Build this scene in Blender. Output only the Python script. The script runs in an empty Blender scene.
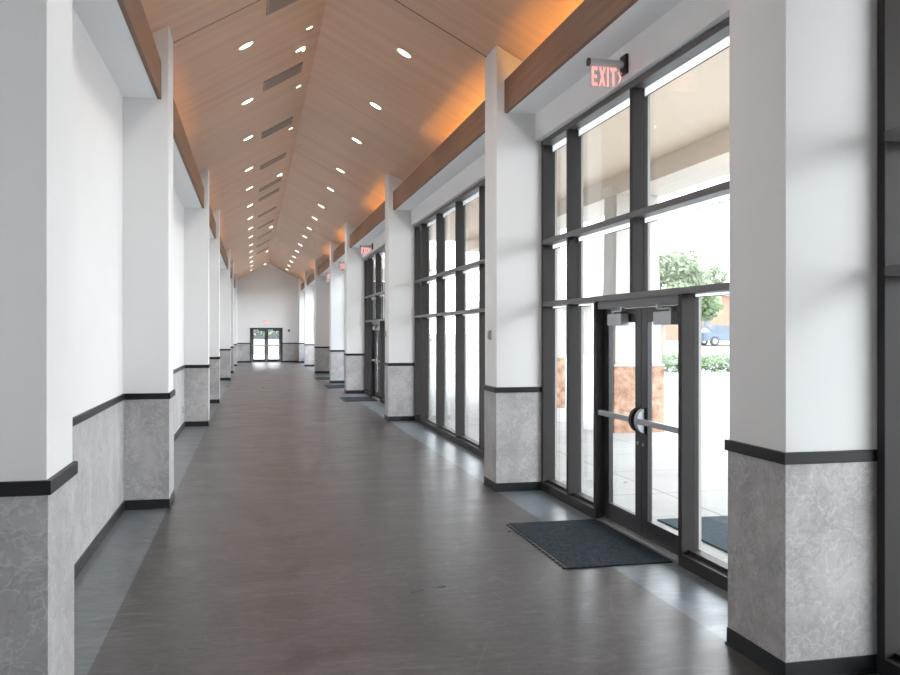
import bpy, bmesh, math, random
from mathutils import Vector, Matrix
random.seed(7)
C = bpy.context.scene.collection
S = bpy.context.scene

# ---------------- camera ----------------
FPX = 871.0
cam = bpy.data.cameras.new('camera')
cam.sensor_fit = 'HORIZONTAL'; cam.sensor_width = 36.0
cam.lens = 36.0 * FPX / 900.0
cam.shift_y = -5.0 / 900.0
cam.clip_start = 0.05; cam.clip_end = 600
camo = bpy.data.objects.new('camera', cam)
camo.location = (0, 0, 1.86)
camo.rotation_euler = (math.pi / 2, 0, -math.atan(197.0 / FPX))
C.objects.link(camo); S.camera = camo

# ---------------- sky ----------------
w = bpy.data.worlds.new('overcast_sky'); S.world = w; w.use_nodes = True
nt = w.node_tree; nt.nodes.clear()
wo = nt.nodes.new('ShaderNodeOutputWorld'); bg = nt.nodes.new('ShaderNodeBackground')
tc = nt.nodes.new('ShaderNodeTexCoord'); sx = nt.nodes.new('ShaderNodeSeparateXYZ')
cr = nt.nodes.new('ShaderNodeValToRGB')
cr.color_ramp.elements[0].position = 0.0; cr.color_ramp.elements[0].color = (0.95, 0.98, 1.0, 1)
cr.color_ramp.elements[1].position = 0.7; cr.color_ramp.elements[1].color = (0.82, 0.91, 1.0, 1)
nt.links.new(tc.outputs['Generated'], sx.inputs[0]); nt.links.new(sx.outputs['Z'], cr.inputs[0])
nt.links.new(cr.outputs[0], bg.inputs[0]); nt.links.new(bg.outputs[0], wo.inputs[0])
bg.inputs[1].default_value = 3.3

# ---------------- exposure ----------------
S.view_settings.view_transform = 'Standard'; S.view_settings.look = 'None'
S.view_settings.gamma = 1.0; S.view_settings.use_curve_mapping = False
S.view_settings.exposure = 1.55
DOWNLIGHT = 4.0
COVE_R = 7.0
COVE_L = 3.0
SPOT_W = 36.0
try:
    S.cycles.max_bounces = 14; S.cycles.diffuse_bounces = 7; S.cycles.transparent_max_bounces = 24
    S.cycles.sample_clamp_indirect = 6.0; S.cycles.use_denoising = True
except Exception: pass

# ---------------- materials ----------------
def newmat(name):
    m = bpy.data.materials.new(name); m.use_nodes = True
    n = m.node_tree.nodes; b = n['Principled BSDF']
    return m, m.node_tree, b
def plain(name, col, rough=0.5, metal=0.0, spec=0.5):
    m, t, b = newmat(name)
    b.inputs['Base Color'].default_value = (*col, 1); b.inputs['Roughness'].default_value = rough
    b.inputs['Metallic'].default_value = metal; b.inputs['Specular IOR Level'].default_value = spec
    return m
def coords(t, scale=(1, 1, 1), rot=(0, 0, 0)):
    g = t.nodes.new('ShaderNodeNewGeometry'); mp = t.nodes.new('ShaderNodeMapping')
    mp.inputs['Scale'].default_value = scale; mp.inputs['Rotation'].default_value = rot
    t.links.new(g.outputs['Position'], mp.inputs[0]); return mp.outputs[0]
def noise(t, vec, scale, detail=4, rough=0.55, dist=0.0):
    n = t.nodes.new('ShaderNodeTexNoise'); n.inputs['Scale'].default_value = scale
    n.inputs['Detail'].default_value = detail; n.inputs['Roughness'].default_value = rough
    n.inputs['Distortion'].default_value = dist
    t.links.new(vec, n.inputs['Vector']); return n.outputs['Fac']
def ramp(t, fac, stops):
    r = t.nodes.new('ShaderNodeValToRGB'); e = r.color_ramp.elements
    e[0].position, e[0].color = stops[0][0], (*stops[0][1], 1)
    e[1].position, e[1].color = stops[-1][0], (*stops[-1][1], 1)
    for p, c in stops[1:-1]:
        x = e.new(p); x.color = (*c, 1)
    t.links.new(fac, r.inputs[0]); return r.outputs[0]
def mixc(t, a, b, fac, mode='MIX'):
    m = t.nodes.new('ShaderNodeMix'); m.data_type = 'RGBA'; m.blend_type = mode
    for s, v in ((m.inputs[0], fac), (m.inputs[6], a), (m.inputs[7], b)):
        if hasattr(v, 'links'): t.links.new(v, s)
        elif isinstance(v, (int, float)): s.default_value = v
        else: s.default_value = (*v, 1)
    return m.outputs[2]
def mth(t, op, a, b=0.0, c=0.0):
    m = t.nodes.new('ShaderNodeMath'); m.operation = op
    for i, v in enumerate((a, b, c)):
        if hasattr(v, 'links'): t.links.new(v, m.inputs[i])
        else: m.inputs[i].default_value = v
    return m.outputs[0]
def bump(t, b, h, strength=0.2, dist=0.01):
    n = t.nodes.new('ShaderNodeBump'); n.inputs['Strength'].default_value = strength
    n.inputs['Distance'].default_value = dist
    t.links.new(h, n.inputs['Height']); t.links.new(n.outputs[0], b.inputs['Normal'])

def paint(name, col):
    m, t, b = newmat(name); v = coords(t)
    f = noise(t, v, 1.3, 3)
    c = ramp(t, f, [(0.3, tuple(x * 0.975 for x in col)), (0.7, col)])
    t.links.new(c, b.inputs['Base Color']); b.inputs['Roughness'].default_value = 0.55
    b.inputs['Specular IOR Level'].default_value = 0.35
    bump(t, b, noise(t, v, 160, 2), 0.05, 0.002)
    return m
M_wall = paint('white_wall_paint', (0.79, 0.80, 0.805))
M_soff = paint('white_paint_bounce_lit', (0.90, 0.915, 0.93))  # wall white lifted to stand in for bounce light on soffits and header

def stone():
    m, t, b = newmat('grey_marbled_panel'); v = coords(t)
    big = noise(t, v, 2.6, 5, 0.6, 0.6)
    base = ramp(t, big, [(0.3, (0.31, 0.303, 0.308)), (0.5, (0.40, 0.393, 0.396)), (0.7, (0.50, 0.492, 0.497))])
    def cells(sc, warp, width):
        wn = t.nodes.new('ShaderNodeTexNoise'); wn.inputs['Scale'].default_value = 3.0; wn.inputs['Detail'].default_value = 4
        t.links.new(v, wn.inputs['Vector'])
        vm = t.nodes.new('ShaderNodeVectorMath'); vm.operation = 'MULTIPLY_ADD'
        t.links.new(wn.outputs['Color'], vm.inputs[0]); vm.inputs[1].default_value = (warp,) * 3; t.links.new(v, vm.inputs[2])
        vo = t.nodes.new('ShaderNodeTexVoronoi'); vo.feature = 'DISTANCE_TO_EDGE'; vo.inputs['Scale'].default_value = sc
        t.links.new(vm.outputs[0], vo.inputs['Vector'])
        return mth(t, 'MAXIMUM', mth(t, 'SUBTRACT', 1.0, mth(t, 'DIVIDE', vo.outputs['Distance'], width)), 0.0)
    gate = mth(t, 'GREATER_THAN', noise(t, v, 4.3, 4, 0.7), 0.51)
    c = mixc(t, base, (0.74, 0.74, 0.745), mth(t, 'MULTIPLY', mth(t, 'MULTIPLY', cells(8.0, 0.45, 0.04), gate), 0.34))
    gate2 = mth(t, 'GREATER_THAN', noise(t, v, 5.7, 4, 0.7), 0.50)
    c = mixc(t, c, (0.70, 0.70, 0.71), mth(t, 'MULTIPLY', mth(t, 'MULTIPLY', cells(19.0, 0.3, 0.09), gate2), 0.34))
    gate3 = mth(t, 'GREATER_THAN', noise(t, v, 6.9, 4, 0.7), 0.50)
    c = mixc(t, c, (0.20, 0.195, 0.195), mth(t, 'MULTIPLY', mth(t, 'MULTIPLY', cells(12.0, 0.4, 0.13), gate3), 0.32))
    c = mixc(t, c, (0.55, 0.55, 0.55), mth(t, 'MULTIPLY', noise(t, v, 42, 3), 0.22))
    t.links.new(c, b.inputs['Base Color']); b.inputs['Roughness'].default_value = 0.42
    return m
M_stone = stone()

def wood():
    m, t, b = newmat('wood_ceiling_panel')
    v = coords(t, (0.22, 5.0, 0.22)); v2 = coords(t, (0.9, 38.0, 0.9)); v3 = coords(t, (0.06, 1.1, 0.06))
    g = noise(t, v, 1.0, 5, 0.6, 0.3); f = noise(t, v2, 1.0, 4, 0.6, 0.2); l = noise(t, v3, 1.0, 2, 0.5)
    a = mth(t, 'ADD', mth(t, 'MULTIPLY', g, 0.5), mth(t, 'ADD', mth(t, 'MULTIPLY', f, 0.25), mth(t, 'MULTIPLY', l, 0.25)))
    c = ramp(t, a, [(0.36, (0.58, 0.365, 0.243)), (0.5, (0.655, 0.42, 0.283)), (0.64, (0.72, 0.475, 0.327))])
    # expansion joints across the slope
    gn = t.nodes.new('ShaderNodeNewGeometry'); s = t.nodes.new('ShaderNodeSeparateXYZ')
    t.links.new(gn.outputs['Position'], s.inputs[0])
    ym = mth(t, 'MODULO', mth(t, 'SUBTRACT', mth(t, 'ADD', s.outputs['Y'], 21.4), 10.23), 10.7)
    j = mth(t, 'LESS_THAN', ym, 0.035)
    c = mixc(t, c, (0.05, 0.03, 0.02), mth(t, 'MULTIPLY', j, 0.8))
    pl = mth(t, 'LESS_THAN', mth(t, 'MODULO', mth(t, 'ADD', s.outputs['Y'], 30.0), 0.61), 0.012)
    c = mixc(t, c, (0.15, 0.09, 0.06), mth(t, 'MULTIPLY', pl, 0.16))
    t.links.new(c, b.inputs['Base Color']); b.inputs['Roughness'].default_value = 0.46
    bump(t, b, f, 0.05, 0.003)
    return m
M_wood = wood()
def beamwood():
    m, t, b = newmat('brown_beam_wood'); v = coords(t, (6, 0.35, 14))
    c = ramp(t, noise(t, v, 1.5, 5), [(0.3, (0.15, 0.07, 0.036)), (0.7, (0.21, 0.105, 0.058))])
    t.links.new(c, b.inputs['Base Color']); b.inputs['Roughness'].default_value = 0.5
    return m
M_beam = beamwood()

def floorm(name, c0, c1, c2, scr):
    m, t, b = newmat(name)
    v = coords(t, (0.8, 1.6, 1)); v2 = coords(t, (3.0, 14.0, 1)); vp = coords(t)
    g = noise(t, v, 1.5, 6, 0.65, 0.5); s = noise(t, v2, 1.0, 5, 0.65, 0.4)
    a = mth(t, 'ADD', mth(t, 'MULTIPLY', g, 0.62), mth(t, 'MULTIPLY', s, 0.38))
    c = ramp(t, a, [(0.37, c0), (0.5, c1), (0.63, c2)])
    # light scuffs: thin broken curved scratches
    f = noise(t, vp, 0.7, 1, 0.4, 0.7)
    r = mth(t, 'MAXIMUM', mth(t, 'SUBTRACT', 1.0, mth(t, 'MULTIPLY', mth(t, 'ABSOLUTE', mth(t, 'SUBTRACT', mth(t, 'FRACT', mth(t, 'MULTIPLY', f, 9.0)), 0.5)), 26.0)), 0.0)
    gate = mth(t, 'GREATER_THAN', noise(t, vp, 1.7, 4), 0.52)
    c = mixc(t, c, scr, mth(t, 'MULTIPLY', mth(t, 'MULTIPLY', r, gate), 0.28))
    sp = mth(t, 'GREATER_THAN', noise(t, coords(t, (2.2, 5.5, 1)), 3.1, 6, 0.75), 0.60)
    c = mixc(t, c, scr, mth(t, 'MULTIPLY', sp, 0.20))
    c = mixc(t, c, scr, mth(t, 'MULTIPLY', mth(t, 'MAXIMUM', mth(t, 'SUBTRACT', noise(t, coords(t, (1, 2, 1)), 9, 6, 0.85), 0.47), 0.0), 1.6))
    t.links.new(c, b.inputs['Base Color'])
    rr = ramp(t, g, [(0.3, (0.27,) * 3), (0.7, (0.42,) * 3)])
    t.links.new(rr, b.inputs['Roughness']); b.inputs['Specular IOR Level'].default_value = 0.5
    bump(t, b, s, 0.02, 0.002)
    return m
M_floor = floorm('brown_vinyl_floor', (0.023, 0.018, 0.019), (0.044, 0.036, 0.0375), (0.082, 0.070, 0.072), (0.19, 0.175, 0.175))
M_strip = floorm('slate_blue_vinyl_border', (0.075, 0.092, 0.108), (0.105, 0.127, 0.145), (0.15, 0.178, 0.197), (0.30, 0.32, 0.33))
M_rail = plain('black_rail', (0.012, 0.012, 0.014), 0.45, 0.0, 0.3)
M_base = plain('black_rubber_base', (0.018, 0.021, 0.024), 0.38, 0.0, 0.4)
M_bronze = plain('dark_bronze_aluminium', (0.034, 0.031, 0.031), 0.5, 0.0, 0.2)
M_bronze_lit = plain('bronze_lit_front', (0.125, 0.123, 0.128), 0.4, 0.1, 0.4)  # frame bronze lightened for the light its front faces catch
M_sign = plain('satin_aluminium_tube', (0.48, 0.48, 0.49), 0.4, 0.2)
M_door = plain('near_black_door_aluminium', (0.030, 0.029, 0.034), 0.36, 0.2)
M_cap = plain('pale_outer_cap', (0.38, 0.37, 0.36), 0.5)
M_steel = plain('satin_steel', (0.46, 0.47, 0.49), 0.32, 0.85)
M_closer = plain('grey_closer_cover', (0.42, 0.44, 0.47), 0.4, 0.3)
M_black = plain('black_plastic', (0.012, 0.012, 0.014), 0.4)
M_white = plain('white_plastic', (0.75, 0.76, 0.76), 0.4)
M_grey = plain('grey_plastic', (0.30, 0.31, 0.32), 0.45)
M_ring = plain('white_trim_ring', (0.72, 0.68, 0.62), 0.4)

def glass(name, tint=(0.955, 0.965, 0.965), base=0.05):
    m = bpy.data.materials.new(name); m.use_nodes = True; t = m.node_tree; t.nodes.clear()
    o = t.nodes.new('ShaderNodeOutputMaterial'); mx = t.nodes.new('ShaderNodeMixShader')
    tr = t.nodes.new('ShaderNodeBsdfTransparent'); gl = t.nodes.new('ShaderNodeBsdfGlossy')
    tr.inputs[0].default_value = (*tint, 1); gl.inputs['Roughness'].default_value = 0.0
    gl.inputs['Color'].default_value = (0.95, 0.97, 1, 1)
    lw = t.nodes.new('ShaderNodeLayerWeight'); lw.inputs['Blend'].default_value = 0.5
    f = mth(t, 'ADD', mth(t, 'MULTIPLY', mth(t, 'POWER', lw.outputs['Facing'], 5.0), 1 - base), base)
    t.links.new(f, mx.inputs[0]); t.links.new(tr.outputs[0], mx.inputs[1]); t.links.new(gl.outputs[0], mx.inputs[2])
    t.links.new(mx.outputs[0], o.inputs[0]); return m
M_glass = glass('clear_window_glass')
M_acryl = glass('clear_acrylic', (0.97, 0.97, 0.97), 0.04)
def translucent(name, col):
    m = bpy.data.materials.new(name); m.use_nodes = True; t = m.node_tree; t.nodes.clear()
    o = t.nodes.new('ShaderNodeOutputMaterial'); mx = t.nodes.new('ShaderNodeMixShader')
    a = t.nodes.new('ShaderNodeBsdfTranslucent'); b = t.nodes.new('ShaderNodeBsdfTransparent')
    a.inputs[0].default_value = (*col, 1); mx.inputs[0].default_value = 0.35
    t.links.new(a.outputs[0], mx.inputs[1]); t.links.new(b.outputs[0], mx.inputs[2]); t.links.new(mx.outputs[0], o.inputs[0]); return m
M_band = translucent('spacer_reflection_edge', (0.95, 0.95, 0.95))  # white strip stands for the glass spacer plus bright reflections
def emit(name, col, s):
    m = bpy.data.materials.new(name); m.use_nodes = True; t = m.node_tree; t.nodes.clear()
    o = t.nodes.new('ShaderNodeOutputMaterial'); e = t.nodes.new('ShaderNodeEmission')
    e.inputs[0].default_value = (*col, 1); e.inputs[1].default_value = s
    t.links.new(e.outputs[0], o.inputs[0]); return m
M_lamp = emit('downlight_lens', (1.0, 0.86, 0.70), DOWNLIGHT)
M_accent = emit('accent_lens', (1.0, 0.84, 0.66), DOWNLIGHT)
M_coveR = emit('amber_cove_strip', (1.0, 0.50, 0.09), COVE_R)
M_coveL = emit('amber_cove_strip_left', (1.0, 0.50, 0.16), COVE_L)
M_exit = emit('exit_letter_glow', (1.0, 0.33, 0.30), 0.55)

def matm(name, c0, c1):
    m, t, b = newmat(name); v = coords(t)
    c = ramp(t, noise(t, v, 34, 6, 0.8), [(0.38, c0), (0.64, c1)])
    t.links.new(c, b.inputs['Base Color']); b.inputs['Roughness'].default_value = 0.95
    b.inputs['Specular IOR Level'].default_value = 0.15
    bump(t, b, noise(t, v, 120, 3), 0.6, 0.006); return m
M_mat = matm('charcoal_mat_pile', (0.004, 0.0065, 0.009), (0.036, 0.050, 0.064))
M_omat = matm('blue_grey_mat_pile', (0.03, 0.045, 0.055), (0.06, 0.08, 0.095))
def concrete():
    m, t, b = newmat('pale_concrete'); v = coords(t)
    f = noise(t, v, 0.8, 6, 0.6)
    c = ramp(t, f, [(0.3, (0.31, 0.303, 0.29)), (0.7, (0.375, 0.367, 0.355))])
    br = t.nodes.new('ShaderNodeTexBrick'); br.offset = 0.0; br.inputs['Scale'].default_value = 1.0
    br.inputs['Mortar Size'].default_value = 0.012; br.inputs['Brick Width'].default_value = 1.55; br.inputs['Row Height'].default_value = 1.55
    t.links.new(coords(t), br.inputs['Vector'])
    c = mixc(t, c, (0.10, 0.095, 0.09), mth(t, 'MULTIPLY', br.outputs['Fac'], 0.75))
    t.links.new(c, b.inputs['Base Color']); b.inputs['Roughness'].default_value = 0.8
    return m
M_conc = concrete()
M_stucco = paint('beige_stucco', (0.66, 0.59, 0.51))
M_soffo = paint('tan_canopy_soffit', (0.80, 0.66, 0.52))
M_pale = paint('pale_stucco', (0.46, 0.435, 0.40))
def rock():
    m, t, b = newmat('split_face_sandstone')
    tcn = coords(t)
    # blocks come from a brick pattern over a box-projected position
    g = t.nodes.new('ShaderNodeNewGeometry'); s = t.nodes.new('ShaderNodeSeparateXYZ'); t.links.new(g.outputs['Position'], s.inputs[0])
    cx = t.nodes.new('ShaderNodeCombineXYZ')
    t.links.new(mth(t, 'ADD', s.outputs['X'], s.outputs['Y']), cx.inputs[0]); t.links.new(s.outputs['Z'], cx.inputs[1])
    br = t.nodes.new('ShaderNodeTexBrick'); t.links.new(cx.outputs[0], br.inputs['Vector'])
    br.inputs['Scale'].default_value = 1.0; br.inputs['Brick Width'].default_value = 0.46; br.inputs['Row Height'].default_value = 0.205
    br.inputs['Mortar Size'].default_value = 0.008; br.inputs['Color1'].default_value = (0.33, 0.14, 0.075, 1)
    br.inputs['Color2'].default_value = (0.46, 0.25, 0.15, 1); br.inputs['Mortar'].default_value = (0.35, 0.2, 0.13, 1)
    n = noise(t, tcn, 6, 6, 0.7)
    c = mixc(t, br.outputs['Color'], ramp(t, n, [(0.4, (0.16, 0.08, 0.05)), (0.58, (0.6, 0.42, 0.3))]), 0.5)
    t.links.new(c, b.inputs['Base Color']); b.inputs['Roughness'].default_value = 0.9
    bump(t, b, n, 0.8, 0.05); return m
M_rock = rock()
def leafm(name, a, c):
    m, t, b = newmat(name)
    oi = noise(t, coords(t), 2.0, 4)
    t.links.new(ramp(t, oi, [(0.35, a), (0.65, c)]), b.inputs['Base Color'])
    b.inputs['Roughness'].default_value = 0.6
    b.inputs['Subsurface Weight'].default_value = 0.0
    return m
M_leaf = leafm('fresh_green_leaves', (0.09, 0.16, 0.05), (0.18, 0.27, 0.11))
M_leaf2 = leafm('olive_green_leaves', (0.13, 0.17, 0.08), (0.22, 0.27, 0.15))
M_hedge = leafm('hedge_green_leaves', (0.06, 0.115, 0.03), (0.12, 0.19, 0.06))
M_bark = plain('grey_bark', (0.24, 0.20, 0.17), 0.9)
M_car = plain('blue_car_paint', (0.07, 0.10, 0.15), 0.25, 0.3)
M_cglass = plain('dark_car_glass', (0.05, 0.07, 0.09), 0.1)
M_tyre = plain('tyre_rubber', (0.02, 0.02, 0.02), 0.8)
M_brick = plain('orange_brick_wall', (0.27, 0.14, 0.09), 0.85)
M_dkglass = plain('dark_reflective_window', (0.08, 0.09, 0.10), 0.12)
M_farwall = paint('cream_wall_paint', (0.30, 0.28, 0.24))  # one even cream tone, kept dark to suit the exposure
M_dark = plain('dark_grey_cladding', (0.045, 0.05, 0.05), 0.7)
M_dry = plain('dry_leaf', (0.16, 0.10, 0.06), 0.8)

# ---------------- mesh helpers ----------------
def nb(): return bmesh.new()
def bx(bm, x0, x1, y0, y1, z0, z1, bev=0.0):
    vs = [bm.verts.new((x, y, z)) for z in (z0, z1) for x, y in ((x0, y0), (x1, y0), (x1, y1), (x0, y1))]
    fs = [bm.faces.new([vs[i] for i in q]) for q in ((3, 2, 1, 0), (4, 5, 6, 7), (0, 1, 5, 4), (1, 2, 6, 5), (2, 3, 7, 6), (3, 0, 4, 7))]
    if bev > 0:
        es = set(e for f in fs for e in f.edges)
        bmesh.ops.bevel(bm, geom=list(es), offset=bev, segments=2, affect='EDGES', profile=0.5)
    return vs
def prism(bm, pts, axis, a, b):
    """extrude a closed 2-D outline along an axis ('x','y','z')"""
    def P(u, v, k):
        return {'x': (k, u, v), 'y': (u, k, v), 'z': (u, v, k)}[axis]
    A = [bm.verts.new(P(u, v, a)) for u, v in pts]; B = [bm.verts.new(P(u, v, b)) for u, v in pts]
    bm.faces.new(A); bm.faces.new(B[::-1]); n = len(pts)
    for i in range(n): bm.faces.new([A[(i + 1) % n], A[i], B[i], B[(i + 1) % n]])
def cyl(bm, p0, p1, r0, r1=None, seg=20):
    r1 = r0 if r1 is None else r1
    p0, p1 = Vector(p0), Vector(p1); d = (p1 - p0).normalized()
    u = d.orthogonal().normalized(); v = d.cross(u)
    A = []; B = []
    for i in range(seg):
        a = 2 * math.pi * i / seg; o = u * math.cos(a) + v * math.sin(a)
        A.append(bm.verts.new(p0 + o * r0)); B.append(bm.verts.new(p1 + o * r1))
    bm.faces.new(A[::-1]); bm.faces.new(B)
    for i in range(seg): bm.faces.new([A[i], A[(i + 1) % seg], B[(i + 1) % seg], B[i]])
def obj(name, bm, mat, parent=None, kind=None, label=None, cat=None, group=None, smooth=False):
    bmesh.ops.recalc_face_normals(bm, faces=bm.faces)
    me = bpy.data.meshes.new(name); bm.to_mesh(me); bm.free()
    me.materials.append(mat)
    if smooth:
        for p in me.polygons: p.use_smooth = True
    o = bpy.data.objects.new(name, me); C.objects.link(o)
    if parent is not None:
        o.parent = parent
        if parent.type == 'EMPTY': o.matrix_parent_inverse = Matrix.Translation(-parent.location)
    tag(o, label, cat, group, kind); return o
def tag(o, label=None, cat=None, group=None, kind=None):
    if label: o['label'] = label
    if cat: o['category'] = cat
    if group: o['group'] = group
    if kind: o['kind'] = kind
    return o
def thing(name, loc, label=None, cat=None, group=None, kind=None):
    o = bpy.data.objects.new(name, None); C.objects.link(o); o.location = loc; o.empty_display_size = 0.1
    return tag(o, label, cat, group, kind)
def box_obj(name, b, mat, parent=None, bev=0.0, **k):
    bm = nb(); bx(bm, *b, bev); return obj(name, bm, mat, parent, **k)
def copy_tree(o, loc, label):
    r = o.copy(); C.objects.link(r); r.location = loc; r['label'] = label
    for ch in list(o.children):
        c = ch.copy(); C.objects.link(c); c.parent = r
        for g in list(ch.children):
            d = g.copy(); C.objects.link(d); d.parent = c
    return r
ORD = ['first', 'second', 'third', 'fourth', 'fifth', 'sixth', 'seventh', 'eighth', 'ninth', 'tenth', 'eleventh',
       'twelfth', 'thirteenth', 'fourteenth', 'fifteenth', 'sixteenth']

# ---------------- dimensions ----------------
XL, XR = -0.873, 2.775            # corridor faces of the pillars
WL, WR = -1.33, 3.32              # left wall plane, window plane
XC, ZC, SLL, SLR = 0.94, 6.19, 0.59, 0.531     # ridge and slopes
YB, YF = -6.0, 55.3
def zc(x): return ZC - (SLL if x < XC else SLR) * abs(x - XC)
RZ0, RZ1 = 1.157, 1.22
BZ = 0.10
PR = [4.14, 9.80, 18.1, 26.55, 32.0, 40.0, 48.2, 54.1]
PL = [4.07, 9.66, 17.95, 23.7, 35.0, 41.0, 49.6]
PT = 0.555

# ---------------- setting: floor, ceiling, walls ----------------
box_obj('floor', (XL - 0.005, XR + 0.005, YB, YF, -0.12, 0), M_floor, kind='structure', label='brown mottled vinyl floor running the length of the corridor')
box_obj('floor', (WL, XL - 0.005, YB, YF, -0.12, 0.0), M_strip, kind='structure', label='slate blue floor border between the left pillars')
box_obj('floor', (XR + 0.005, 3.6, YB, YF, -0.12, 0.0), M_strip, kind='structure', label='slate blue floor border along the windows')

def slope(x0, x1, name, label):
    bm = nb(); prism(bm, [(x0, zc(x0)), (x1, zc(x1)), (x1, zc(x1) + 0.12), (x0, zc(x0) + 0.12)], 'y', YB, YF + 0.3)
    return obj(name, bm, M_wood, kind='structure', label=label)
slope(-1.55, XC, 'ceiling', 'left slope of the wood panelled ceiling')
slope(XC, 3.62, 'ceiling', 'right slope of the wood panelled ceiling')
bm = nb(); prism(bm, [(XC - 0.035, zc(XC - 0.035) - 0.004), (XC, ZC - 0.006), (XC + 0.035, zc(XC + 0.035) - 0.004), (XC + 0.035, zc(XC + .035) + 0.01), (XC, ZC + 0.02), (XC - 0.035, zc(XC - .035) + 0.01)], 'y', YB, YF)
obj('trim_1', bm, M_wood, kind='structure', label='narrow wooden ridge strip where the ceiling slopes meet')

def rail_profile(bm, x0, x1, y0, y1): bx(bm, x0, x1, y0, y1, RZ0, RZ1, 0.004)
# left wall
wl = thing('wall_left', (WL, 20, 0), 'white recessed wall between the left pillars', kind='structure')
box_obj('wall_surface', (WL - 0.2, WL, YB, YF, 0, 5.02), M_wall, wl)
box_obj('wainscot', (WL, WL + 0.008, YB, YF, BZ, RZ0), M_stone, wl, label='grey marbled panelling')
bm = nb(); rail_profile(bm, WL, WL + 0.022, YB, YF); obj('chair_rail', bm, M_rail, wl)
box_obj('baseboard_left', (WL + 0.008, WL + 0.022, YB, YF, 0, BZ), M_base, kind='structure', label='black baseboard of the left wall')
box_obj('trim_2', (WL, -0.985, YB, YF, 4.33, 4.36), M_soff, kind='structure', label='white soffit under the left wooden beam')
box_obj('trim_3', (-0.985, -0.945, YB, YF, 4.325, 4.72), M_beam, kind='structure', label='brown wooden beam along the left wall')
# right upper wall
box_obj('wall_right', (3.25, 3.62, YB, YF, 4.12, 4.99), M_soff, kind='structure', label='white header wall above the windows')
box_obj('trim_4', (2.905, 3.25, YB, YF, 4.435, 4.465), M_soff, kind='structure', label='white soffit above the windows')
box_obj('trim_5', (2.87, 2.91, YB, YF, 4.43, 4.81), M_beam, kind='structure', label='brown wooden beam above the windows')
# coves
for k, (a_, b_) in enumerate([(4.9, 9.4), (10.6, 14.2), (18.8, 22.6), (27.2, 30.6), (32.7, 36.4), (40.7, 44.6), (48.9, 53.0)]):
    box_obj('cove_light', (3.03, 3.07, a_, b_, 4.466, 4.49), M_coveR, label='amber cove light behind the right wooden beam, %s bay from the camera' % ORD[k], cat='cove light', group='right cove lights')
for k, (a_, b_) in enumerate([(4.8, 8.4), (11.0, 14.6), (18.8, 22.6), (24.4, 30.0), (36.0, 39.5), (42.0, 47.0)]):
    box_obj('cove_light', (-1.14, -1.10, a_, b_, 4.361, 4.385), M_coveL, label='amber cove light behind the left wooden beam, %s bay from the camera' % ORD[k], cat='cove light', group='left cove lights')
box_obj('wall_right', (3.25, 3.62, -0.3, 2.6, 0.0, 4.12), M_wall, kind='structure', label='added unseen white wall beside the camera, cutting window light')  # unseen stretch closed off to reduce light on the near right pillar
# back wall behind the camera
bm = nb(); prism(bm, [(-1.53, 0), (3.62, 0), (3.62, zc(3.62)), (XC, ZC), (-1.53, zc(-1.53))], 'y', YB - 0.2, YB)
obj('wall_back', bm, M_wall, kind='structure')

# far wall with doorway
DX0, DX1, DZ = -0.18, 1.80, 2.15
wf = thing('wall_far', (XC, YF, 0), 'white gable end wall of the corridor', kind='structure')
bm = nb()
prism(bm, [(-1.53, 0), (DX0, 0), (DX0, zc(DX0)), (-1.53, zc(-1.53))], 'y', YF, YF + 0.25)
prism(bm, [(DX1, 0), (3.62, 0), (3.62, zc(3.62)), (DX1, zc(DX1))], 'y', YF, YF + 0.25)
prism(bm, [(DX0, DZ), (DX1, DZ), (DX1, zc(DX1)), (XC, ZC), (DX0, zc(DX0))], 'y', YF, YF + 0.25)
obj('wall_surface', bm, M_wall, wf)
bm = nb(); bx(bm, WL, DX0, YF - 0.008, YF, BZ, RZ0); bx(bm, DX1, 3.3, YF - 0.008, YF, BZ, RZ0); obj('wainscot', bm, M_stone, wf)
bm = nb(); rail_profile(bm, WL, DX0, YF - 0.022, YF); rail_profile(bm, DX1, 3.3, YF - 0.022, YF); obj('chair_rail', bm, M_rail, wf)
bm = nb(); bx(bm, WL, DX0, YF - 0.022, YF - 0.008, 0, BZ); bx(bm, DX1, 3.3, YF - 0.022, YF - 0.008, 0, BZ)
obj('baseboard_far', bm, M_base, kind='structure', label='black baseboard of the far end wall')

# ---------------- pillars ----------------
def pillar(x0, x1, y, pt, label, group, side):
    t = thing('pillar', ((x0 + x1) / 2, y + pt / 2, 0), label, 'pillar', group)
    y1 = y + pt
    bm = nb(); prism(bm, [(x0, 0.0), (x1, 0.0), (x1, zc(x1) - 0.001), (x0, zc(x0) - 0.001)], 'y', y, y1)
    obj('shaft', bm, M_wall, t)
    e = 0.007
    def wrap(bm, d, z0, z1, bev=0.0):
        # three-sided band proud of the shaft by d
        if side == 'R': bx(bm, x0 - d, x1, y - d, y1 + d, z0, z1, bev)
        else: bx(bm, x0, x1 + d, y - d, y1 + d, z0, z1, bev)
    bm = nb(); wrap(bm, e, BZ, RZ0, 0.001); obj('wainscot', bm, M_stone, t, label='grey marbled lower panelling')
    bm = nb(); wrap(bm, 0.022, RZ0, RZ1, 0.004); obj('chair_rail', bm, M_rail, t, label='black chair rail')
    bm = nb(); wrap(bm, 0.012, 0.0, BZ, 0.002); wrap(bm, 0.02, 0.0, 0.012); obj('baseboard', bm, M_base, t, label='black baseboard')
    return t
rl = ['nearest white pillar on the right, in the right foreground',
      'second white pillar from the camera on the right, just past the near entrance doors',
      'third white pillar on the right, at the far end of the tall window wall',
      'fourth white pillar on the right, beyond the second pair of entrance doors',
      'fifth white pillar on the right, between the two distant floor mats',
      'sixth white pillar on the right, in grey shade down the corridor',
      'seventh white pillar on the right, close to the far wall',
      'last white pillar on the right, against the far end wall']
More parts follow.
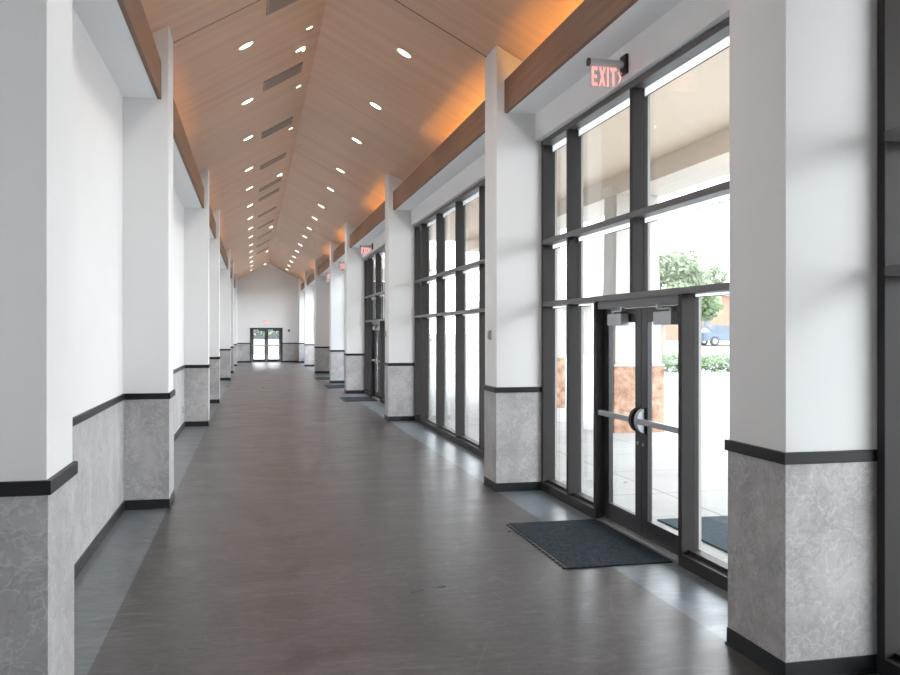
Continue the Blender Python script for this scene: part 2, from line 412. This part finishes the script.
ll = ['nearest white pillar on the left, cut by the left edge of the photo',
      'second white pillar on the left, beside the wide recessed wall',
      'third white pillar on the left, next to the wall outlet',
      'fourth white pillar from the camera on the left, narrow in view',
      'fifth white pillar from the camera on the left, brightly lit',
      'sixth white pillar on the left, thin sliver down the corridor',
      'last white pillar on the left, near the far wall']
for y, l in zip(PR, rl):
    pillar(XR, 3.45, y, (0.565 if y < 5 else 0.52) if y < 54 else YF - 0.03 - y, l, 'right pillars', 'R')
for y, l in zip(PL, ll): pillar(WL + 0.001, XL, y, PT, l, 'left pillars', 'L')

# ---------------- glazed window walls ----------------
T1, T2, HD = (2.165, 2.22), (2.89, 2.947), 4.12
WID = [0]; DID = [0]
def mull(par, e, z0, z1, name='mullion'):
    o = box_obj(name, (WR, WR + 0.15, e - 0.06, e, z0, z1), M_bronze, par, 0.002)
    box_obj('outer_cap', (WR + 0.15, WR + 0.175, e - 0.055, e - 0.005, z0, z1), M_cap, o)
    return o
def bay(y0, y1, low, up, door=None, bands=True, label=None):
    """low/up: far edges of the mullions between the jambs; door: (near, far) clear opening"""
    WID[0] += 1
    wi = thing('window_%d' % WID[0], (WR, (y0 + y1) / 2, 0), label, kind='structure')
    J0, J1 = y0 + 0.06, y1
    for e in (J0, J1): mull(wi, e, 0.0, HD, 'jamb')
    segs = [(y0, y1)] if not door else [(y0, door[0] - 0.06), (door[1] + 0.06, y1)]
    for z0, z1 in ((HD - 0.06, HD), T2, T1):
        box_obj('transom' if z1 < HD else 'head_rail', (WR - 0.002, WR + 0.15, y0 + 0.06, y1 - 0.06, z0, z1), M_bronze_lit, wi, 0.002)
    for a, b in segs:
        bm = nb(); bx(bm, WR - 0.004, WR + 0.15, a, b, 0.0, 0.10, 0.002); bx(bm, WR + 0.06, WR + 0.15, a, b, 0.10, 0.13)
        obj('sill', bm, M_bronze, wi)
    ups = [J0] + sorted(up) + [J1]; lows = [J0] + sorted(low) + [J1]
    for e in up: mull(wi, e, T1[1], HD - 0.06)
    for e in low: mull(wi, e, 0.10, T1[0])
    if door:
        mull(wi, door[0], 0.0, T1[0], 'door_jamb'); mull(wi, door[1] + 0.06, 0.0, T1[0], 'door_jamb')
        lows = sorted(lows + [door[0], door[1] + 0.06])
    gx = WR + 0.105
    def pane(a, b, z0, z1, bh):
        p = box_obj('glass_pane', (gx, gx + 0.012, a, b, z0, z1), M_glass, wi)
        if bands and bh > 0:
            box_obj('edge_band', (gx + 0.014, gx + 0.02, a, b, z1 - bh, z1), M_band, p, label='white strip for glass spacer and reflections')
            box_obj('gasket', (gx + 0.014, gx + 0.022, a, b, z1 - bh - 0.007, z1 - bh), M_rail, p, label='thin black gasket line')
    for i in range(len(ups) - 1):
        a, b = ups[i], ups[i + 1] - 0.06
        pane(a, b, T1[1], T2[0], 0.045); pane(a, b, T2[1], HD - 0.06, 0.075)
    for i in range(len(lows) - 1):
        a, b = lows[i], lows[i + 1] - 0.06
        if door and abs(a - door[0]) < 0.01: continue
        pane(a, b, 0.10, T1[0], 0.02)
    return wi

def storefront_door(ya, yb, label):
    DID[0] += 1
    d = thing('door_%d' % DID[0], (WR + 0.1, (ya + yb) / 2, 0), label, kind='structure')
    zt = 2.085; x0, x1 = WR + 0.085, WR + 0.13
    box_obj('door_head', (WR + 0.02, WR + 0.15, ya, yb, zt + 0.005, T1[0]), M_bronze_lit, d, 0.002)
    bm = nb(); bx(bm, WR + 0.0, WR + 0.15, ya, yb, 0.0, 0.012); bx(bm, WR + 0.04, WR + 0.12, ya, yb, 0.012, 0.02, 0.003)
    obj('threshold', bm, M_steel, d, label='satin metal threshold')
    mid = (ya + yb) / 2
    for (a, b, hinge) in ((ya + 0.005, mid - 0.003, 'a'), (mid + 0.003, yb - 0.005, 'b')):
        bm = nb()
        bx(bm, x0, x1, a, a + 0.125, 0.025, zt, 0.002); bx(bm, x0, x1, b - 0.125, b, 0.025, zt, 0.002)
        bx(bm, x0 + .001, x1 - .001, a + 0.12, b - 0.12, zt - 0.13, zt - .001); bx(bm, x0 + .001, x1 - .001, a + 0.12, b - 0.12, 0.026, 0.19)
        lf = obj('door_leaf', bm, M_door, d)
        box_obj('glass_pane', (x0 + 0.018, x0 + 0.028, a + 0.12, b - 0.12, 0.19, zt - 0.13), M_glass, lf)
        # panic bar
        h = (a + 0.03, b - 0.05) if hinge == 'a' else (a + 0.05, b - 0.03)
        bm = nb(); bx(bm, x0 - 0.075, x0 - 0.035, h[0], h[1], 1.045, 1.095, 0.006)
        for yy in h: bx(bm, x0 - 0.04, x0, yy - 0.012, yy + 0.012, 1.05, 1.09)
        obj('push_bar', bm, M_steel, lf, label='satin steel push bar')
        c = b - 0.055 if hinge == 'a' else a + 0.055
        bm = nb()
        prof = [(x0, 0.96)] + [(x0 - 0.085 * math.sin(math.pi * k / 10), 1.07 - 0.11 * math.cos(math.pi * k / 10)) for k in range(1, 10)] + [(x0, 1.18)]
        prism(bm, prof, 'y', c - 0.028, c + 0.028); obj('latch_case', bm, M_closer if hinge == 'a' else M_rail, lf)
        bm = nb(); bx(bm, x0 - 0.012, x0, c - 0.045, c + 0.045, 0.95, 1.19, 0.003); obj('latch_plate', bm, M_black, lf)
        bm = nb(); cyl(bm, (x0 - 0.012, c, 0.86), (x0, c, 0.86), 0.016); obj('lock_cylinder', bm, M_steel, lf)
        # closer
        cy = (a + 0.125, a + 0.445) if hinge == 'a' else (b - 0.60, b - 0.285)
        bm = nb(); bx(bm, x0 - 0.085, x0, cy[0], cy[1], 1.925, 2.035, 0.006)
        cl = obj('door_closer', bm, M_closer, lf, label='grey door closer box')
        bm = nb(); ey = cy[1] - 0.06 if hinge == 'b' else cy[0] + 0.06
        oy = ey - 0.22 if hinge == 'b' else ey + 0.22
        cyl(bm, (x0 - 0.05, ey, 2.035), (x0 - 0.05, ey, 2.062), 0.014, seg=12)
        bx(bm, x0 - 0.066, x0 - 0.03, min(ey, oy) , max(ey, oy), 2.055, 2.067)
        bx(bm, x0 - 0.07, x0 - 0.03, oy - 0.02, oy + 0.02, 2.060, 2.10, 0.003)
        obj('closer_arm', bm, M_closer, lf)
    return d

bay(-5.9, -0.3, [-4.5, -3.1, -1.7], [-4.5, -3.1, -1.7], bands=False, label='added unseen window wall behind the camera, lighting the near left side')  # unseen glazing added to bring light to the near left side
bay(2.6, 4.12, [], [], label='window wall at the right edge of the photo')
bay(4.72, 9.79, [5.63, 8.95], [5.63, 7.32, 8.95], door=(6.40, 8.12), label='near glazed entrance wall around the double doors')
bay(10.33, 18.08, [11.15, 12.70, 14.28, 15.86, 17.36], [11.15, 12.70, 14.28, 15.86, 17.36], label='tall window wall between the second and third right pillars')
bay(18.68, 26.53, [20.2, 21.5, 22.35, 25.75], [20.2, 21.5, 22.35, 24.1, 25.75], door=(23.2, 24.95), label='second glazed entrance wall further down')
bay(27.13, 31.98, [28.2, 31.3], [28.2, 29.9, 31.3], door=(29.05, 30.8), bands=False, label='third glazed entrance wall')
box_obj('wall_right', (3.42, 3.62, 37.3, 39.99, 0, 4.12), M_wall, kind='structure', label='added solid wall shading the sixth right pillar')  # added instead of glazing to darken the sixth pillar
bay(32.58, 37.3, [33.5], [33.5, 35.4], door=(34.55, 36.3), bands=False, label='fourth glazed entrance wall')
bay(40.58, 48.18, [42.1, 43.6, 45.1, 46.6], [42.1, 43.6, 45.1, 46.6], bands=False, label='distant window wall')
bay(48.78, 54.08, [50.1, 51.4, 52.7], [50.1, 51.4, 52.7], bands=False, label='last window wall before the far end')
storefront_door(6.40, 8.12, 'near dark metal double entrance doors with push bars')
storefront_door(23.2, 24.95, 'second dark metal double entrance doors')
storefront_door(29.05, 30.8, 'third dark metal double entrance doors')
storefront_door(34.55, 36.3, 'fourth dark metal double entrance doors')

# far double door
DID[0] += 1
fd = thing('door_%d' % DID[0], ((DX0 + DX1) / 2, YF, 0), 'dark glazed double doors in the far end wall', kind='structure')
bm = nb(); bx(bm, DX0, DX0 + 0.11, YF - 0.03, YF + 0.12, 0, DZ); bx(bm, DX1 - 0.11, DX1, YF - 0.03, YF + 0.12, 0, DZ); bx(bm, DX0 + 0.11, DX1 - 0.11, YF - 0.03, YF + 0.12, DZ - 0.09, DZ)
obj('door_frame', bm, M_door, fd)
box_obj('threshold', (DX0 + .11, DX1 - .11, YF, YF + .12, 0, .015), M_steel, fd)
md = (DX0 + DX1) / 2
for a, b in ((DX0 + 0.115, md - 0.004), (md + 0.004, DX1 - 0.115)):
    bm = nb(); y0, y1 = YF + 0.03, YF + 0.075
    bx(bm, a, a + 0.1, y0, y1, 0.02, DZ - 0.095); bx(bm, b - 0.1, b, y0, y1, 0.02, DZ - 0.095)
    bx(bm, a + 0.1, b - 0.1, y0, y1, DZ - 0.19, DZ - 0.095); bx(bm, a + 0.1, b - 0.1, y0, y1, 0.02, 0.20)
    lf = obj('door_leaf', bm, M_door, fd)
    box_obj('glass_pane', (a + 0.1, b - 0.1, y0 + 0.02, y0 + 0.03, 0.20, DZ - 0.19), M_glass, lf)
    bm = nb(); bx(bm, a + 0.03, b - 0.03, y0 - 0.07, y0 - 0.03, 1.03, 1.09, 0.004); bx(bm, a + .04, a + .08, y0 - .04, y0, 1.04, 1.08); bx(bm, b - .08, b - .04, y0 - .04, y0, 1.04, 1.08)
    obj('push_bar', bm, M_steel, lf)
    box_obj('door_closer', (a + 0.1, a + 0.4, y0 - 0.07, y0, DZ - 0.19, DZ - 0.11), M_closer, lf)

# ---------------- exit signs ----------------
def strokes(bm, polys, ox, oz, s, y0, y1):
    for p in polys: prism(bm, [(ox + u * s, oz + v * s) for u, v in p], 'y', y0, y1)
E_ = [[(0, 0), (.2, 0), (.2, 1), (0, 1)], [(.2, .83), (.55, .83), (.55, 1), (.2, 1)], [(.2, .42), (.48, .42), (.48, .58), (.2, .58)], [(.2, 0), (.55, 0), (.55, .17), (.2, .17)]]
X_ = [[(0, 0), (.19, 0), (.62, 1), (.43, 1)], [(.43, 0), (.62, 0), (.19, 1), (0, 1)]]
I_ = [[(0, 0), (.19, 0), (.19, 1), (0, 1)]]
T_ = [[(0, .83), (.58, .83), (.58, 1), (0, 1)], [(.2, 0), (.38, 0), (.38, .83), (.2, .83)]]
A_ = [[(0, .2), (.14, .2), (.36, .5), (.22, .5)], [(.22, .5), (.36, .5), (.14, .8), (0, .8)]]
def lettering(ox, oz, s, y0, y1, arrow=True):
    bm = nb(); x = 0.0
    for g, wd in ((E_, .55), (X_, .62), (I_, .19), (T_, .58)) + (((A_, .36),) if arrow else ()):
        strokes(bm, g, ox + x * s, oz, s, y0, y1); x += wd + 0.12
    return bm
def blade_exit(y, label):
    t = thing('exit_sign', (3.24, y, 4.24), label, 'exit sign', 'blade exit signs')
    bm = nb(); bx(bm, 3.222, 3.25, y - 0.065, y + 0.065, 4.165, 4.335, 0.004); obj('mounting_plate', bm, M_black, t)
    bm = nb(); cyl(bm, (2.905, y, 4.255), (3.222, y, 4.255), 0.034, seg=24); obj('housing', bm, M_sign, t, smooth=False, label='satin metal tube')
    bm = nb(); cyl(bm, (2.89, y, 4.255), (2.905, y, 4.255), 0.037, seg=24); obj('end_cap', bm, M_black, t)
    pn = box_obj('panel', (2.90, 3.205, y - 0.003, y + 0.003, 4.035, 4.225), M_acryl, t, label='clear panel')
    o = obj('lettering', lettering(2.925, 4.065, 0.102, y - 0.005, y - 0.0035), M_exit, pn, label='red letters EXIT with an arrow')
    for v in o.data.vertices: v.co.z = 4.048 + (v.co.z - 4.065) * 1.66
    return t
blade_exit(7.25, 'EXIT sign hanging above the near entrance doors')
blade_exit(24.1, 'EXIT sign above the second pair of entrance doors')
blade_exit(29.95, 'distant EXIT sign between the fourth and fifth right pillars')
blade_exit(35.4, 'farthest blade EXIT sign, between the fifth and sixth right pillars')
t = thing('exit_sign', (0.81, YF, 2.54), 'small red EXIT sign above the far double doors', 'exit sign')
pn = box_obj('panel', (0.62, 1.02, YF - 0.03, YF, 2.43, 2.67), M_white, t, 0.004)
obj('lettering', lettering(0.665, 2.46, 0.16, YF - 0.036, YF - 0.031, False), M_exit, pn)

# ---------------- ceiling fixtures ----------------
def slope_frame(x):
    """local axes on the ceiling underside at x: along-slope, along-corridor, normal (down)"""
    sg = -1 if x < XC else 1
    u = Vector((1, 0, SLL if x < XC else -SLR)).normalized(); v = Vector((0, 1, 0)); n = u.cross(v)
    if n.z > 0: n = -n
    return u, v, n
def downlight(x, r, mat, name, label, cat, group):
    u, v, n = slope_frame(x)
    t = thing(name, (0, 0, 0), label, cat, group)
    bm = nb(); N = 28
    rings = [(r * 1.22, 0.0), (r * 1.22, 0.006), (r * 1.0, 0.008), (r * 0.98, 0.002)]
    vs = [[bm.verts.new(u * (rr * 1.06 * math.cos(2 * math.pi * k / N)) + v * (rr * 0.82 * math.sin(2 * math.pi * k / N)) + n * h) for k in range(N)] for rr, h in rings]
    for a in range(3):
        for k in range(N): bm.faces.new([vs[a][k], vs[a][(k + 1) % N], vs[a + 1][(k + 1) % N], vs[a + 1][k]])
    obj('trim_ring', bm, M_ring, t)
    bm = nb()
    for h in (0.0, 0.004):
        f_ = bm.faces.new([bm.verts.new(u * (r * 1.03 * math.cos(2 * math.pi * k / N)) + v * (r * 0.80 * math.sin(2 * math.pi * k / N)) + n * h) for k in range(N)])
    bmesh.ops.bridge_loops(bm, edges=list(bm.edges)); obj('lens', bm, mat, t)
    return t
YD = [11.6, 14.4, 17.1, 20.35, 23.05, 26.2, 29.05, 31.9, 34.7, 38.0, 41.0, 44.0, 47.0, 50.0, 53.0]
for side, x in (('left', -0.09), ('right', 1.99)):
    src = None
    for k, y in enumerate(YD):
        lab = 'large round downlight, %s from the camera in the outer row of the %s ceiling slope' % (ORD[k], side)
        loc = (x, y, zc(x))
        if src is None:
            src = downlight(x, 0.095, M_lamp, 'recessed_downlight', lab, 'ceiling light', 'downlights of the %s slope' % side); src.location = loc
        else: copy_tree(src, loc, lab)
src = None
for k, y in enumerate([12.2, 15.15, 18.3]):
    lab = 'small accent downlight, %s from the camera beside the ceiling ridge' % ORD[k]
    if src is None:
        src = downlight(0.76, 0.045, M_accent, 'accent_downlight', lab, 'ceiling light', 'small accent lights by the ridge'); src.location = (0.76, y, zc(0.76))
    else: copy_tree(src, (0.76, y, zc(0.76)), lab)
src = None
for k, y in enumerate([13.0, 23.5, 35.2, 45.8, 54.6]):
    lab = 'twin-headed bright ceiling spot near the ridge, %s from the camera' % ORD[k]
    x = 0.68; loc = (x, y, zc(x))
    if src is None:
        src = downlight(x, 0.075, M_accent, 'ceiling_spot', lab, 'ceiling light', 'bright ceiling spots by the ridge'); src.location = loc
        bm = nb(); u, v, n = slope_frame(x)
        cyl(bm, tuple(n * 0.003 + u * 0.03 + v * 0.02), tuple(n * 0.03 + u * 0.045 + v * 0.03), 0.022, 0.028, 14)
        o = obj('spot_head', bm, M_accent); o.parent = src
    else: copy_tree(src, loc, lab)

for x in (-0.09, 1.99):
    for y in [5.8, 8.7] + YD:
        l = bpy.data.lights.new('downlight_beam', 'SPOT'); l.energy = SPOT_W; l.spot_size = math.radians(150); l.spot_blend = 0.8
        l.shadow_soft_size = 0.34; l.color = (1.0, 0.98, 0.96)
        o = bpy.data.objects.new('downlight_beam', l); o.location = (x, y, zc(x) - 0.06); C.objects.link(o)

def vent(y, lab):
    x0, x1 = 0.16, 0.76; xm = (x0 + x1) / 2
    u, v, n = slope_frame(xm); L = (x1 - x0) / 2 / u.x; W = 0.27
    t = thing('ceiling_vent', (xm, y, zc(xm)), lab, 'air vent', 'air vents along the left ceiling slope')
    M = Matrix((u, v, n)).transposed().to_4x4()
    def add(name, boxes, mat):
        bm = nb()
        for b in boxes: bx(bm, *b)
        bmesh.ops.transform(bm, matrix=M, verts=bm.verts)
        me_o = obj(name, bm, mat); me_o.parent = t; return me_o
    add('backing', [(-L + .02, L - .02, -W + .02, W - .02, 0.0005, 0.002)], M_bark)
    add('frame', [(-L, L, -W, -W + 0.025, 0, 0.012), (-L, L, W - 0.025, W, 0, 0.012), (-L, -L + 0.025, -W, W, 0, 0.012), (L - 0.025, L, -W, W, 0, 0.012)], M_vent)
    add('louvers', [(-L + .02, L - .02, -W + 0.05 + k * 0.048, -W + 0.05 + k * 0.048 + 0.032, 0.002, 0.009) for k in range(10)], M_vent)
    return t
M_vent = plain('taupe_vent_metal', (0.36, 0.28, 0.23), 0.5)
src = None
for k, y in enumerate([10.58, 14.02, 17.55, 21.0, 24.35, 26.1, 29.9, 33.3, 36.8, 40.4, 44.0]):
    lab = 'rectangular ceiling air vent, %s from the camera on the left slope' % ORD[k]
    if src is None: src = vent(y, lab)
    else: copy_tree(src, (src.location.x, y, src.location.z), lab)

# ---------------- small wall devices ----------------
def device(y, lab):
    t = thing('wall_control', (XR, y, 1.83), lab, 'wall control', 'wall controls on pillars')
    bm = nb(); bx(bm, XR - 0.012, XR, y - 0.045, y + 0.045, 1.77, 1.89, 0.003); obj('back_plate', bm, M_grey, t)
    bm = nb(); bx(bm, XR - 0.03, XR - 0.012, y - 0.03, y + 0.03, 1.785, 1.875, 0.004); obj('cover', bm, M_grey, t)
device(10.07, 'small grey control box on the second right pillar above the black rail')
device(18.45, 'small grey control box on the third right pillar')
t = thing('wall_outlet', (WL + .008, 18.0, 0.37), 'small dark outlet low on the left wall beside the third pillar', 'outlet')
yo = 17.55; t.location.y = yo
box_obj('cover_plate', (WL + 0.008, WL + 0.016, yo - 0.04, yo + 0.04, 0.31, 0.43), M_grey, t, 0.002)
for z in (0.325, 0.383): box_obj('socket', (WL + 0.016, WL + 0.02, yo - 0.018, yo + 0.018, z, z + 0.032), M_black, t)
t = thing('fire_alarm', (2.19, YF, 1.985), 'small dark round alarm on the far wall right of the doors', 'alarm')
bm = nb(); bx(bm, 2.12, 2.26, YF - 0.03, YF, 1.91, 2.06, .004); obj('back_box', bm, M_grey, t)
bm = nb(); cyl(bm, (2.19, YF - 0.06, 1.985), (2.19, YF - 0.03, 1.985), 0.055); obj('horn', bm, M_black, t)

# ---------------- floor mats ----------------
def floor_mat(x0, x1, y0, y1, lab, mat=M_mat, teeth=True, z=0.0, group='entrance mats'):
    t = thing('floor_mat', ((x0 + x1) / 2, (y0 + y1) / 2, z), lab, 'floor mat', group)
    bm = nb(); bx(bm, x0 + 0.03, x1, y0, y1, z, z + 0.012, 0.003); obj('pile', bm, mat, t)
    bm = nb(); bx(bm, x0 + 0.012, x0 + 0.03, y0, y1, z, z + 0.008)
    if teeth:
        n = int((y1 - y0) / 0.085)
        for k in range(n):
            yy = y0 + (k + 0.5) * (y1 - y0) / n
            bx(bm, x0 - 0.006, x0 + 0.012, yy - 0.022, yy + 0.022, z, z + 0.008, 0.002)
    obj('edging', bm, M_black, t, label='black interlocking edging'); return t
floor_mat(2.39, 3.31, 6.47, 8.11, 'charcoal entrance mat in front of the near double doors')
floor_mat(2.41, 3.30, 23.5, 25.0, 'dark mat in front of the second entrance doors')
floor_mat(2.43, 3.30, 29.15, 31.0, 'dark mat between the fourth and fifth right pillars')
floor_mat(2.43, 3.30, 34.5, 36.3, 'farthest dark mat, just before the shaded sixth right pillar')

# ---------------- outdoors ----------------
box_obj('ground', (3.6, 60, -20, 34.5, -0.15, 0.0), M_conc, kind='structure', label='pale concrete plaza outside the windows')
bm = nb(); prism(bm, [(34.5, -0.15), (34.5, 0), (46, 0.15), (60, 1.0), (140, 1.6), (140, -0.15)], 'x', 3.6, 150)
obj('ground', bm, M_conc, kind='structure', label='pale paved ground rising towards the car park')
box_obj('ground', (-40, 3.6, YF + 0.25, 140, -0.15, 0.0), M_conc, kind='structure', label='pale paving beyond the far doors')
box_obj('floor_mat', (3.9, 5.15, 6.25, 7.95, 0.0, 0.015), M_omat, None, 0.004, label='blue-grey mat on the concrete outside the near doors', cat='floor mat')

# canopy
cp = thing('canopy', (5.6, 20, 4.4), 'beige stucco entrance canopy seen through the windows', kind='structure')
box_obj('canopy_soffit', (3.62, 6.6, -8, 27, 4.77, 4.95), M_soffo, cp, label='tan soffit')
box_obj('canopy_beam', (6.6, 7.55, -8, 27, 4.43, 5.3), M_stucco, cp, label='pale beam')
lab = ['outdoor column with sandstone base directly outside the near doors',
       'outdoor column with sandstone base behind the narrow glass beside the second right pillar']
for k, y in enumerate([15.0, 20.3]):
    t = thing('stone_column', (7.0, y + .35, 0), lab[k], 'column', 'outdoor canopy columns')
    bm = nb(); prism(bm, [(6.50, 0), (7.50, 0), (7.50, 1.23), (6.50, 1.23)], 'y', y, y + 0.72); sb = obj('stone_base', bm, M_rock, t, label='orange split sandstone base')
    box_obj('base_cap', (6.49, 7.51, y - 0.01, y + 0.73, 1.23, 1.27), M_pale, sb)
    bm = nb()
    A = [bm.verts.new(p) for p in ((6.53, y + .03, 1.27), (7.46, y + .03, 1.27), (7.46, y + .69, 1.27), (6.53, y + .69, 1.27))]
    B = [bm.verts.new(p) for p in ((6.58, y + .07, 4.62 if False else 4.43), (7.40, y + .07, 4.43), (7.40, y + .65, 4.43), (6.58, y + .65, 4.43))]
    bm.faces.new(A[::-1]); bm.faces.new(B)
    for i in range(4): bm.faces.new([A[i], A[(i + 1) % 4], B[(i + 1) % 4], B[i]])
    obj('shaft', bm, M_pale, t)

box_obj('canopy', (3.62, 7.0, 33, 41, 4.3, 4.7), M_soffo, kind='structure', label='added canopy that shades the sixth right pillar')  # added to keep daylight off the sixth pillar's face
# hedge and trees
def leaves(bm, cx, cy, cz, rx, ry, rz, n, s, shell=0.55):
    for _ in range(n):
        while True:
            p = Vector((random.uniform(-1, 1), random.uniform(-1, 1), random.uniform(-1, 1)))
            if shell < p.length < 1: break
        q = Vector((cx + p.x * rx, cy + p.y * ry, cz + p.z * rz))
        a = Vector((random.gauss(0, 1), random.gauss(0, 1), random.gauss(0, 1))).normalized(); b = a.orthogonal().normalized()
        sz = s * random.uniform(0.6, 1.3)
        vs = [bm.verts.new(q + a * sz), bm.verts.new(q + b * sz * .6), bm.verts.new(q - a * sz), bm.verts.new(q - b * sz * .6)]
        bm.faces.new(vs)
def tree(x, y, z, h, cr_, lab, mat, blobs=11, n=650):
    t = thing('tree', (x, y, z), lab, 'tree', 'trees beyond the hedge')
    bm = nb(); cyl(bm, (x, y, z - 0.1), (x + 0.1, y, z + h * 0.45), 0.16, 0.11, 12)
    for k in range(6):
        a = k * 1.05 + 0.3
        cyl(bm, (x + 0.05, y, z + h * (0.3 + 0.02 * k)), (x + math.cos(a) * cr_ * 0.6, y + math.sin(a) * cr_ * 0.6, z + h * 0.72), 0.07, 0.03, 8)
    obj('trunk', bm, M_bark, t)
    bm = nb()
    for k in range(blobs):
        a = random.uniform(0, 6.28); r = cr_ * random.uniform(0.15, 0.7); rr = cr_ * random.uniform(0.32, 0.5)
        leaves(bm, x + math.cos(a) * r, y + math.sin(a) * r, z + h * random.uniform(0.5, 0.86), rr, rr, rr * 0.8, n, 0.14)
    obj('foliage', bm, mat, t)
def hedge(x0, x1, y, lab):
    bm = nb(); n = int((x1 - x0) / 0.9)
    for k in range(n):
        leaves(bm, x0 + (k + .5) * (x1 - x0) / n, y + random.uniform(-.1, .1), 0.46, 0.75, 0.6, 0.45 + random.uniform(-.04, .06), 420, 0.085, 0.3)
    return obj('hedge', bm, M_hedge, None, label=lab, cat='hedge')
hedge(16.5, 27.0, 36.8, 'clipped bright green hedge beyond the concrete plaza')
tree(21.0, 42.2, 0.0, 6.6, 2.3, 'leafy green tree with forked trunk seen above the right door', M_leaf2)
tree(26.6, 49.5, 0.3, 5.6, 2.4, 'bright green tree right of the doors in front of the orange building', M_leaf)
tree(33.0, 60.0, 1.0, 6.0, 2.6, 'paler tree standing furthest beyond the parked car', M_leaf2)
# car
cx, cy, cz = 34.0, 58.2, 0.9
t = thing('car', (cx, cy, cz), 'blue car parked beyond the hedge, seen through the right side glass', 'car')
bm = nb(); prism(bm, [(cx - 2.2, cz + .35), (cx + 2.2, cz + .35), (cx + 2.2, cz + .85), (cx + 1.3, cz + .95), (cx + .8, cz + 1.45), (cx - 1.0, cz + 1.5), (cx - 1.7, cz + 1.0), (cx - 2.2, cz + .95)], 'y', cy - .85, cy + .85)
obj('body', bm, M_car, t)
bm = nb(); prism(bm, [(cx - 1.5, cz + 1.0), (cx + 1.15, cz + .98), (cx + .72, cz + 1.38), (cx - .95, cz + 1.43)], 'y', cy - .87, cy + .87); obj('window', bm, M_cglass, t)
for sx_ in (-1.35, 1.35):
    for sy in (-.8, .8):
        bm = nb(); cyl(bm, (cx + sx_, cy + sy - .1, cz + .33), (cx + sx_, cy + sy + .1, cz + .33), .33); wh = obj('wheel', bm, M_tyre, t)
        bm = nb(); cyl(bm, (cx + sx_, cy + sy - .11, cz + .33), (cx + sx_, cy + sy + .11, cz + .33), .18); obj('hub', bm, M_steel, wh)
# distant buildings
t = thing('building', (42, 76, 1.2), 'orange brick building behind the parked car', 'building')
box_obj('wall', (34, 60, 76, 82, 0.8, 5.4), M_brick, t); box_obj('roof', (33.5, 60.5, 75.5, 82.5, 5.4, 5.8), M_pale, t)
for k in range(5): box_obj('window', (36 + k * 4.6, 38.2 + k * 4.6, 75.9, 76.0, 2.2, 4.2), M_dkglass, t)
t = thing('building', (20, 52, 0), 'pale low building seen through the narrow glass left of the doors', 'building')
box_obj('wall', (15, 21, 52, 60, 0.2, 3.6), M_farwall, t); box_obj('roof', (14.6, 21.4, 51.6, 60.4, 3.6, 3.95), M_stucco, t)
box_obj('garage_door', (16.6, 19.2, 51.93, 52.0, 0.3, 2.6), M_white, t)
# beyond the far doors
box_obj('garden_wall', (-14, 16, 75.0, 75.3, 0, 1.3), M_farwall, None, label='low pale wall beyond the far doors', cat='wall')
t = thing('building', (1, 90, 0), 'dark low building beyond the far doors', 'building')
box_obj('wall', (-14, 16, 88, 96, 0, 6.5), M_dark, t); box_obj('roof', (-14.5, 16.5, 87.5, 96.5, 6.5, 7.0), M_bronze, t)
bm = nb()
for k in range(14): leaves(bm, -6 + k * 1.2, 81 + random.uniform(-1, 1), 2.6 + random.uniform(-.3, .5), 0.9, 1.2, 1.2, 200, 0.16, 0.2)
obj('hedge', bm, M_leaf2, None, label='tall dark shrubbery behind the low wall beyond the far doors', cat='hedge')
# dry leaves on the concrete
for (lx, ly, lab) in ((5.35, 10.35, 'dry leaf on the concrete seen through the right door'), (4.45, 10.0, 'dry leaf on the concrete seen through the left door'),
                      (5.1, 8.7, 'dry leaf on the concrete above the outdoor mat')):
    bm = nb()
    pts = [(0, 0, .0), (.03, .018, .012), (.07, .0, .02), (.03, -.02, .012)]
    vs = [bm.verts.new((lx + a, ly + b, c + 0.001)) for a, b, c in pts]; bm.faces.new(vs)
    r = bmesh.ops.extrude_face_region(bm, geom=list(bm.faces)); [setattr(v_, 'co', v_.co + Vector((0, 0, .002))) for v_ in r['geom'] if isinstance(v_, bmesh.types.BMVert)]
    obj('dry_leaf', bm, M_dry, None, label=lab, cat='leaf', group='dry leaves on the concrete')
